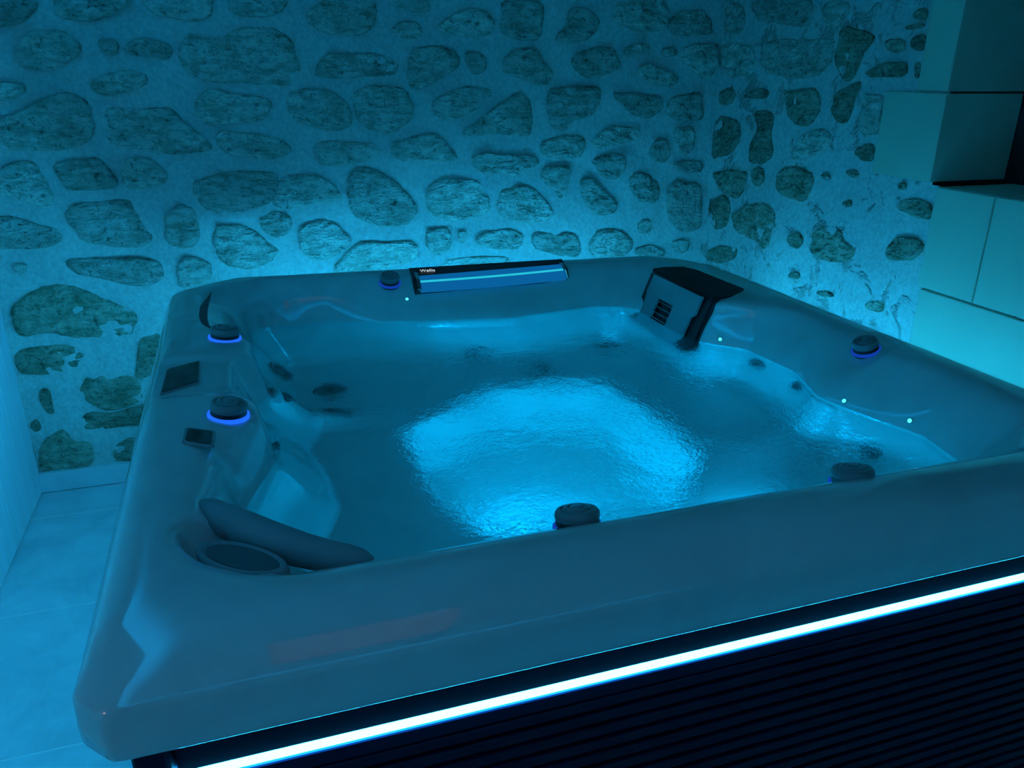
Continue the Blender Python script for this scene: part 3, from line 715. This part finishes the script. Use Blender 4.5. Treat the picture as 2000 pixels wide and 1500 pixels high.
# cabinet: panels of horizontal slats, corner posts, light strips
CB = .05    # cabinet stands back from the lip
x0c, x1c, y0c, y1c = CB, 2.08, CB, 2.11
ZS = .728   # height of the light strip
def panel(name, length, M, slats, strip_mat=M_strip):
    """panel built along +x from 0, facing -y, then moved by M"""
    def put(bm, nm, mat, par=None):
        bmesh.ops.transform(bm, matrix=M, verts=bm.verts)
        return bm_obj(nm, bm, mat)
    base = part(put(box_bm(0, length, .014, .03, .05, .838), name, M_cabinet))
    top = put(box_bm(0, length, 0, .014, ZS+.011, .838, .002), 'top_board', M_cabinet); top.parent = base
    low = put(box_bm(0, length, 0, .014, ZS-.040, ZS-.011, .002), 'lower_board', M_cabinet); low.parent = base
    z = ZS - .041
    proto = None
    while z > .07:
        prof_ = [(.0, -.003), (.0, -.021), (.004, -.0285), (.014, -.0295), (.014, 0), (.004, -.0015)]
        if slats:
            if proto is None:
                bm = bmesh.new()
                a = [bm.verts.new((0, q[0], q[1])) for q in prof_]; b = [bm.verts.new((length, q[0], q[1])) for q in prof_]
                bm.faces.new(a); bm.faces.new(b[::-1])
                for i in range(6): bm.faces.new((a[i], b[i], b[(i+1) % 6], a[(i+1) % 6]))
                bmesh.ops.transform(bm, matrix=M, verts=bm.verts)
                proto = bm_obj('slat', bm, M_cabinet); o = proto
            else:
                o = link('slat', proto.data)
            o.location.z = z; o.parent = base
        z -= .031
    if not slats:
        bm = bmesh.new()
        z = ZS - .041
        while z > .07:
            a = [bm.verts.new((0, q[0], z+q[1])) for q in prof_]; b = [bm.verts.new((length, q[0], z+q[1])) for q in prof_]
            bm.faces.new(a); bm.faces.new(b[::-1])
            for i in range(6): bm.faces.new((a[i], b[i], b[(i+1) % 6], a[(i+1) % 6]))
            z -= .031
        o = put(bm, 'ribbed_board', M_cabinet); o.parent = base
    # half-round light diffuser
    bm = bmesh.new(); n = 4; rings_ = []
    for xx in (0.0, length):
        rings_.append([bm.verts.new((xx, .012 - .014*math.cos(-math.pi/2 + math.pi*i/n), ZS + .0095*math.sin(-math.pi/2 + math.pi*i/n))) for i in range(n+1)])
    for i in range(n): bm.faces.new((rings_[0][i], rings_[0][i+1], rings_[1][i+1], rings_[1][i]))
    st = put(bm, 'light_strip', strip_mat); st.parent = base
    st['label'] = 'glowing cyan-white light strip'
    return base
PW = .06
L_x = (x1c-PW) - (x0c+PW); L_y = (y1c-PW) - (y0c+PW)
panel('front_panel', L_x, Matrix.Translation((x0c+PW, y0c, 0)), True)
panel('back_panel', L_x, Matrix.Translation((x1c-PW, y1c, 0)) @ Matrix.Rotation(math.pi, 4, 'Z'), False)
panel('side_panel', L_y, Matrix.Translation((x0c, y1c-PW, 0)) @ Matrix.Rotation(-math.pi/2, 4, 'Z'), False, M_stripL)
panel('side_panel', L_y, Matrix.Translation((x1c, y0c+PW, 0)) @ Matrix.Rotation(math.pi/2, 4, 'Z'), False, M_stripR)
for px_, py_ in ((x0c, y0c), (x1c-PW, y0c), (x0c, y1c-PW), (x1c-PW, y1c-PW)):
    part(box('corner_post', px_+.001, px_+PW-.002, py_+.001, py_+PW-.002, .02, .838, M_cabinet, None, .012, 3))
part(box('base_frame', x0c+.01, x1c-.01, y0c+.01, y1c-.01, 0.0, .05, M_black))

# underwater lamp low on the front-left side of the foot well, and the jets
def cast(p0, p1):
    d = (Vector(p1)-Vector(p0)).normalized(); h = BVH.ray_cast(Vector(p0), d)
    n = h[1] if h[1].dot(d) < 0 else -h[1]
    return h[0], n
def disc_part(name, prof_, M, mat, par=None, n=32, smooth=True):
    v, f = lathe(prof_, n, M)
    o = mesh_obj(name, v, f, mat, None, smooth)
    if par is None: part(o)
    else: o.parent = par
    return o
loc, nrm = cast((CX, CY_, .29), (.68, .74, .285))
M = frame(loc, (.95, .26, .40), (0, 0, 1))
lamp = disc_part('underwater_lamp', [(.075, -.01), (.075, .006), (.068, .012), (.058, .012), (.055, .008)], M, M_chrome)
disc_part('lamp_lens', [(.056, .009), (.0005, .013)], M, M_pool, lamp, 16)

def lamp_light(M, r, radiance, par):
    ld = bpy.data.lights.new('lamp_light', 'AREA'); ld.shape = 'DISK'; ld.size = 2*r
    ld.color = POOL_COL; ld.energy = radiance*math.pi*math.pi*r*r
    lo = bpy.data.objects.new('lamp_light', ld); COL.objects.link(lo); lo.parent = par
    lo.matrix_local = M @ Matrix.Translation((0, 0, .018)) @ Matrix.Rotation(math.pi, 4, 'X')
lamp_light(M, .056, POOL_S, lamp)
loc, nrm = cast((CX, CY_, .64), (1.52, .34, .62))  # added second lamp, hidden by the front rim, filling light on the left seats
M = frame(loc, (-.80, .60, .02), (0, 0, 1))
fill_lamp = disc_part('underwater_lamp', [(.042, -.02), (.042, .006), (.036, .010), (.030, .008)], M, M_chrome)
disc_part('lamp_lens', [(.031, .009), (.0005, .012)], M, M_pool_fill, fill_lamp, 16)
lamp_light(M, .031, POOL_FILL_S, fill_lamp)
for q in ((1.85, .772, .813), (1.905, .585, .824), (1.809, 1.351, .819), (.842, 1.997, .868), (.901, 2.017, .892)):      # glowing dots added as glints on the shell above the waterline
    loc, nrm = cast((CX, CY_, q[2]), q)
    glint = disc_part('waterline_glint', [(.008, -.003), (.008, .002), (.006, .003)], frame(loc, nrm, (0, 0, 1)), M_chrome, None, 16)
    disc_part('lens', [(.0065, .002), (.0005, .005)], frame(loc, nrm, (0, 0, 1)), M_glint, glint, 16)

def jet(p1, r, kind=0, top=False):
    loc, nrm = drop(p1[0], p1[1]) if top else cast((CX, CY_, p1[2]), p1)
    M = frame(loc, nrm, (0, 0, 1))
    j = disc_part('jet', [(r, -.004), (r*1.0, .004), (r*.93, .009), (r*.80, .009), (r*.74, .003), (r*.70, .003)], M, M_jet)
    disc_part('jet_face', [(r*.72, .002), (r*.6, .005), (r*.42, .006), (r*.30, .004)], M, M_jet if kind else M_jetdark, j)
    disc_part('nozzle', [(r*.31, .003), (r*.26, .010), (r*.16, .011), (r*.12, .002), (.0005, .001)], M, M_jetdark if kind else M_jet, j)
    return j
for p1, r, k in (((.35, 1.77, .549), .080, 0), ((.35, 1.372, .733), .030, 1), ((1.874, 1.215, .714), .038, 1), ((1.874, 1.003, .71), .034, 1),
                 ((.296, 1.005, .775), .018, 1), ((1.855, .648, .593), .036, 1), ((1.057, 1.798, .504), .040, 1)):
    jet(p1, r, k)
for x, y, r, k in ((.501, 1.643, .060, 1), (.498, 1.42, .052, 0), (1.575, 1.764, .045, 1), (1.246, 1.62, .045, 0)):     # jets set in the seats
    jet((x, y, 0), r, k, top=True)

# knobs with lit blue rings
def knob(x, y, z=None, tilt=None, r=.040, ring=None):
    loc, nrm = drop(x, y)
    if z is not None: loc.z = z
    if tilt is not None: nrm = Vector(tilt)
    M = frame(loc, nrm)
    b = disc_part('control_knob', [(r*1.0, -.012), (r*1.0, .012), (r*.98, .015), (r*.90, .015)], M, M_black, None, 40)
    disc_part('knob_cap', [(r*1.0, .014), (r*1.04, .019), (r*1.02, .026), (r*.93, .031), (r*.74, .0335), (r*.72, .031), (r*.66, .031), (r*.64, .0345), (r*.40, .036), (r*.38, .034), (r*.33, .034), (r*.31, .0365), (.0005, .037)], M, M_knob, b, 40)
    disc_part('knob_light_ring', [(r*1.0, .004), (r*1.14, .003), (r*1.16, -.004)], M, ring or M_ring, b, 40)
    return b
knob(.205, .858); knob(.197, 1.442)
knob(.797, .228, .918, (0, .25, 1), ring=M_ring2); knob(1.38, .205, .922, (0, .2, 1), ring=M_ring2)
knob(1.975, .855, None, (-.35, 0, 1), .036, M_ring2); knob(.79, 2.055, None, (0, -.35, 1), .036, M_ring2)

# touch panel and small display on the left rim
def plate(name, corners, thick, mat, par=None, lift=.0):
    bm = bmesh.new()
    c = [Vector(q) for q in corners]
    n = (c[1]-c[0]).cross(c[3]-c[0]).normalized()
    if n.z < 0: n = -n
    a = [bm.verts.new(q + n*lift) for q in c]; b = [bm.verts.new(q + n*(lift+thick)) for q in c]
    bm.faces.new(b); bm.faces.new(a[::-1])
    for i in range(len(c)): bm.faces.new((a[i], a[(i+1) % len(c)], b[(i+1) % len(c)], b[i]))
    bmesh.ops.bevel(bm, geom=[e for e in bm.edges if abs((e.verts[0].co-e.verts[1].co).normalized().dot(n)) > .9], offset=.004, segments=2, affect='EDGES')
    o = bm_obj(name, bm, mat)
    if par is None: part(o)
    else: o.parent = par
    return o
def on_shell(x, y, up=0.0):
    l, n = drop(x, y); return Vector((x, y, l.z + up))
tp = [tuple(on_shell(x, y, .001)) for x, y in ((.050, 1.030), (.136, 1.085), (.133, 1.250), (.055, 1.207))]
tpan = plate('touch_panel', tp, .006, M_door, None, .0)
c = sum((Vector(q) for q in tp), Vector())/4
plate('screen', [c + (Vector(q)-c)*.94 for q in tp], .002, M_glassblack, tpan, .0055)
dz_ = max(on_shell(.115+.01*i, .69+.01*j).z for i in range(7) for j in range(11)) - .002
dp = [(x, y, dz_ - (x-.1135)*.06) for x, y in ((.1135, .718), (.176, .686), (.179, .764), (.1175, .796))]
dpan = plate('status_display', dp, .005, M_door, None, .0)
c = sum((Vector(q) for q in dp), Vector())/4
plate('screen', [c + (Vector(q)-c)*.82 for q in dp], .002, M_glassblack, dpan, .0045)

# fountain on the back rim with its lit lip and lettering
fn = []
def strip_bar(name, xa, xb, prof_, mat, par=None, arch=0.0, n=24, skew=0.0):
    """a bar along x with (y, z) profile; the front edge may bow out"""
    v, f = [], []
    m_ = len(prof_)
    for i in range(n+1):
        t = i/n; x = xa + (xb-xa)*t; bow = math.sin(math.pi*t)
        yb = 2.075 + (2.055-2.075)*t     # the back rim runs slightly askew
        for q in prof_:
            v.append(Vector((x, yb + q[0] - arch*bow*q[2] - skew*(1-t), q[1] - .55*skew*(1-t))))
    for i in range(n):
        for k in range(m_):
            a, b = i*m_+k, i*m_+(k+1) % m_
            f.append((a, b, b+m_, a+m_))
    f.append(tuple(range(m_))[::-1]); f.append(tuple(n*m_+k for k in range(m_)))
    o = mesh_obj(name, v, f, mat)
    if par is None: part(o)
    else: o.parent = par
    return o
fountain = strip_bar('fountain', .875, 1.505, [(.028, .963, 0), (-.035, .937, 0), (-.068, .892, 0), (-.068, .870, 0), (.03, .90, 0)], M_black)
fountain['label'] = 'black fountain housing with a lit blue lip'
lip = strip_bar('lit_spout', .895, 1.485, [(-.012, .952, 0), (-.045, .934, .25), (-.072, .905, .25), (-.070, .900, .25), (-.03, .925, .0)], M_spout, fountain, .05, 24, .016)
strip_bar('lit_edge', .897, 1.483, [(-.040, .9405, .25), (-.047, .9365, .25), (-.047, .934, .25), (-.040, .937, .25)], M_spoutline, fountain, .05, 24, .016)
for xa in (.887, 1.485):
    strip_bar('end_cap', xa, xa+.010, [(-.010, .956, 0), (-.045, .939, 0), (-.074, .907, 0), (-.07, .897, 0), (-.02, .92, 0)], M_chrome, fountain, 0, 1)
cu = bpy.data.curves.new('lettering', 'FONT'); cu.body = 'Wellis'; cu.size = .023; cu.extrude = .0006
to = bpy.data.objects.new('lettering_curve', cu); COL.objects.link(to)
bpy.context.view_layer.update()
me = bpy.data.meshes.new_from_object(to.evaluated_get(bpy.context.evaluated_depsgraph_get()))
bpy.data.objects.remove(to); me.name = 'lettering'
Ml = frame((.912, 2.066, .9535), (0, -.40, .92), (1, -.03, 0))
me.transform(Ml)
lt = link('lettering', me, M_white); lt.parent = fountain; lt['label'] = 'white maker lettering on black'

# filter housing in the back right corner
fh = []
def slab(name, pts_bottom, pts_top, mat, par=None, bev=.0):
    bm = bmesh.new()
    a = [bm.verts.new(q) for q in pts_bottom]; b = [bm.verts.new(q) for q in pts_top]
    bm.faces.new(b); bm.faces.new(a[::-1]); n = len(a)
    for i in range(n): bm.faces.new((a[i], a[(i+1) % n], b[(i+1) % n], b[i]))
    if bev: bmesh.ops.bevel(bm, geom=bm.edges[:], offset=bev, segments=2, affect='EDGES')
    o = bm_obj(name, bm, mat)
    if par is None: part(o)
    else: o.parent = par
    return o
def face_x(z): return 1.795 + (z-.95)*.38      # the door leans into the tub below
zt, zb = .945, .690
body = slab('filter_housing', [(face_x(zb)+.005, 1.405, zb), (face_x(zb)+.005, 1.862, zb), (1.86, 1.86, zb), (1.86, 1.41, zb)],
            [(face_x(zt)+.005, 1.405, zt), (face_x(zt)+.005, 1.858, zt), (1.90, 1.855, zt), (1.90, 1.415, zt)], M_black, None, .006)
lid_pts = [(1.796, 1.405), (1.872, 1.412), (1.95, 1.45), (1.985, 1.49), (2.012, 1.70), (1.995, 1.80), (1.95, 1.85), (1.86, 1.868), (1.81, 1.862), (1.796, 1.845)]
slab('lid', [(x, y, .945) for x, y in lid_pts], [(x, y, .9555) for x, y in lid_pts], M_lid, body, .002)
# door: shaped front plate with a waist, standing proud of the dark housing
door_out = [(1.452, .945), (1.452, .880), (1.470, .865), (1.478, .70), (1.790, .70), (1.802, .865), (1.812, .880), (1.806, .945)]
gy0, gy1, gz0, gz1 = 1.60, 1.715, .800, .875
bm = bmesh.new()
def dv(y, z, o): return bm.verts.new((face_x(z) - o, y, z))
# four strips around the grille opening make the plate
def quad_strip(poly, t=.010):
    a = [dv(y, z, 0) for y, z in poly]; b = [dv(y, z, t) for y, z in poly]; n = len(poly)
    bm.faces.new(b); bm.faces.new(a[::-1])
    for i in range(n): bm.faces.new((a[i], a[(i+1) % n], b[(i+1) % n], b[i]))
quad_strip([(1.452, .945), (1.452, .880), (1.470, .865), (1.478, .70), (gy0, .70), (gy0, .945)])
quad_strip([(gy1, .945), (gy1, .70), (1.790, .70), (1.802, .865), (1.812, .880), (1.806, .945)])
quad_strip([(gy0, .945), (gy0, gz1), (gy1, gz1), (gy1, .945)])
quad_strip([(gy0, gz0), (gy0, .70), (gy1, .70), (gy1, gz0)])
door = bm_obj('filter_door', bm, M_door); door.parent = body
for i in range(4):
    z = gz0 + .008 + i*(gz1-gz0-.016)/3
    s = slab('grille_slat', [(face_x(z)-.009, gy0, z-.0025), (face_x(z)-.009, gy1, z-.0025), (face_x(z)+.004, gy1, z-.0065), (face_x(z)+.004, gy0, z-.0065)],
             [(face_x(z)-.009, gy0, z), (face_x(z)-.009, gy1, z), (face_x(z)+.004, gy1, z-.004), (face_x(z)+.004, gy0, z-.004)], M_jet, body)

# headrest at the front-left corner: a bowed foam roll with a rounded tab behind it
def tube(name, pts, radii, mat, par=None, n=16, flat=1.0):
    P = [Vector(q) for q in pts]
    fine, fr = [], []
    for i in range(len(P)-1):
        a, b, c, d = P[max(0, i-1)], P[i], P[i+1], P[min(len(P)-1, i+2)]
        ra, rb, rc, rd = radii[max(0, i-1)], radii[i], radii[i+1], radii[min(len(P)-1, i+2)]
        for s in range(8):
            t = s/8; fine.append(Vector([crom(a[k], b[k], c[k], d[k], t) for k in range(3)])); fr.append(max(.001, crom(ra, rb, rc, rd, t)))
    fine.append(P[-1]); fr.append(radii[-1])
    v, f = [], []
    for i, q in enumerate(fine):
        tg = (fine[min(i+1, len(fine)-1)] - fine[max(0, i-1)]).normalized()
        sx_ = tg.cross(Vector((0, 0, 1))).normalized(); up = sx_.cross(tg)
        for k in range(n):
            a = 2*math.pi*k/n
            v.append(q + (sx_*math.cos(a) + up*math.sin(a)*flat)*fr[i])
    for i in range(len(fine)-1):
        for k in range(n):
            a, b = i*n+k, i*n+(k+1) % n
            f.append((a, b, b+n, a+n))
    f.append(tuple(range(n))[::-1]); f.append(tuple((len(fine)-1)*n+k for k in range(n)))
    o = mesh_obj(name, v, f, mat, None, True)
    if par is None: part(o)
    else: o.parent = par
    return o
pillow = tube('headrest', [(.150, .520, .913), (.165, .488, .916), (.205, .425, .920), (.262, .350, .921), (.335, .286, .917), (.405, .250, .911), (.43, .242, .908)],
              [.010, .024, .031, .033, .029, .022, .008], M_rubber, None, 18)
pillow['label'] = 'dark grey foam headrest roll'
tabp = []
bm = bmesh.new()
ux, uy = Vector((.74, -.67, 0)), Vector((.67, .74, 0)); cc = Vector((.222, .283, .918))
ringsv = []
for s, h in ((1.0, -.02), (1.0, .010), (.97, .017), (.86, .019), (.80, .013), (.5, .012)):
    rv = []
    for k in range(36):
        a = 2*math.pi*k/36
        rv.append(bm.verts.new(cc + ux*(.092*s*math.cos(a)) + uy*((.040 if math.sin(a) < 0 else .034)*s*math.sin(a)) + Vector((0, 0, h))))
    ringsv.append(rv)
for i in range(5):
    for k in range(36): bm.faces.new((ringsv[i][k], ringsv[i][(k+1) % 36], ringsv[i+1][(k+1) % 36], ringsv[i+1][k]))
bm.faces.new(ringsv[-1])
tb = bm_obj('headrest_tab', bm, M_rubber, None, True); tb.parent = pillow
plate_pts = [cc + ux*(.074*math.cos(2*math.pi*k/28)) + uy*(.028*math.sin(2*math.pi*k/28)) + Vector((0, 0, .0125)) for k in range(28)]
bm = bmesh.new(); a = [bm.verts.new(q) for q in plate_pts]; b = [bm.verts.new(q+Vector((0, 0, .0015))) for q in plate_pts]
bm.faces.new(b)
for k in range(28): bm.faces.new((a[k], a[(k+1) % 28], b[(k+1) % 28], b[k]))
pi = bm_obj('tab_inlay', bm, M_rubber2); pi.parent = pillow

# dark crescent strip laid on the shell as the shade of the back-left recess
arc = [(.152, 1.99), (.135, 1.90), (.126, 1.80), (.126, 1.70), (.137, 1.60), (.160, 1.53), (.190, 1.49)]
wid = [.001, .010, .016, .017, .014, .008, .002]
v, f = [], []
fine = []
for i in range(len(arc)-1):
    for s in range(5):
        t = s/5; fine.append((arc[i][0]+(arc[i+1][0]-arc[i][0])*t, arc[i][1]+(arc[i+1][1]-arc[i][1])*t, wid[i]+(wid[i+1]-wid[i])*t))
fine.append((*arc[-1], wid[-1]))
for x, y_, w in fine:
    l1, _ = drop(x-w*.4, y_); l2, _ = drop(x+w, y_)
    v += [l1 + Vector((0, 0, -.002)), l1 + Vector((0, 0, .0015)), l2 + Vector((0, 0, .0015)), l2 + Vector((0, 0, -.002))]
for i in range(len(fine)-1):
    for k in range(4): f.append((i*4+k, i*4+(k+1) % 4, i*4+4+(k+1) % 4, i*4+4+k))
part(mesh_obj('shade_crescent', v, f, M_rubber2))
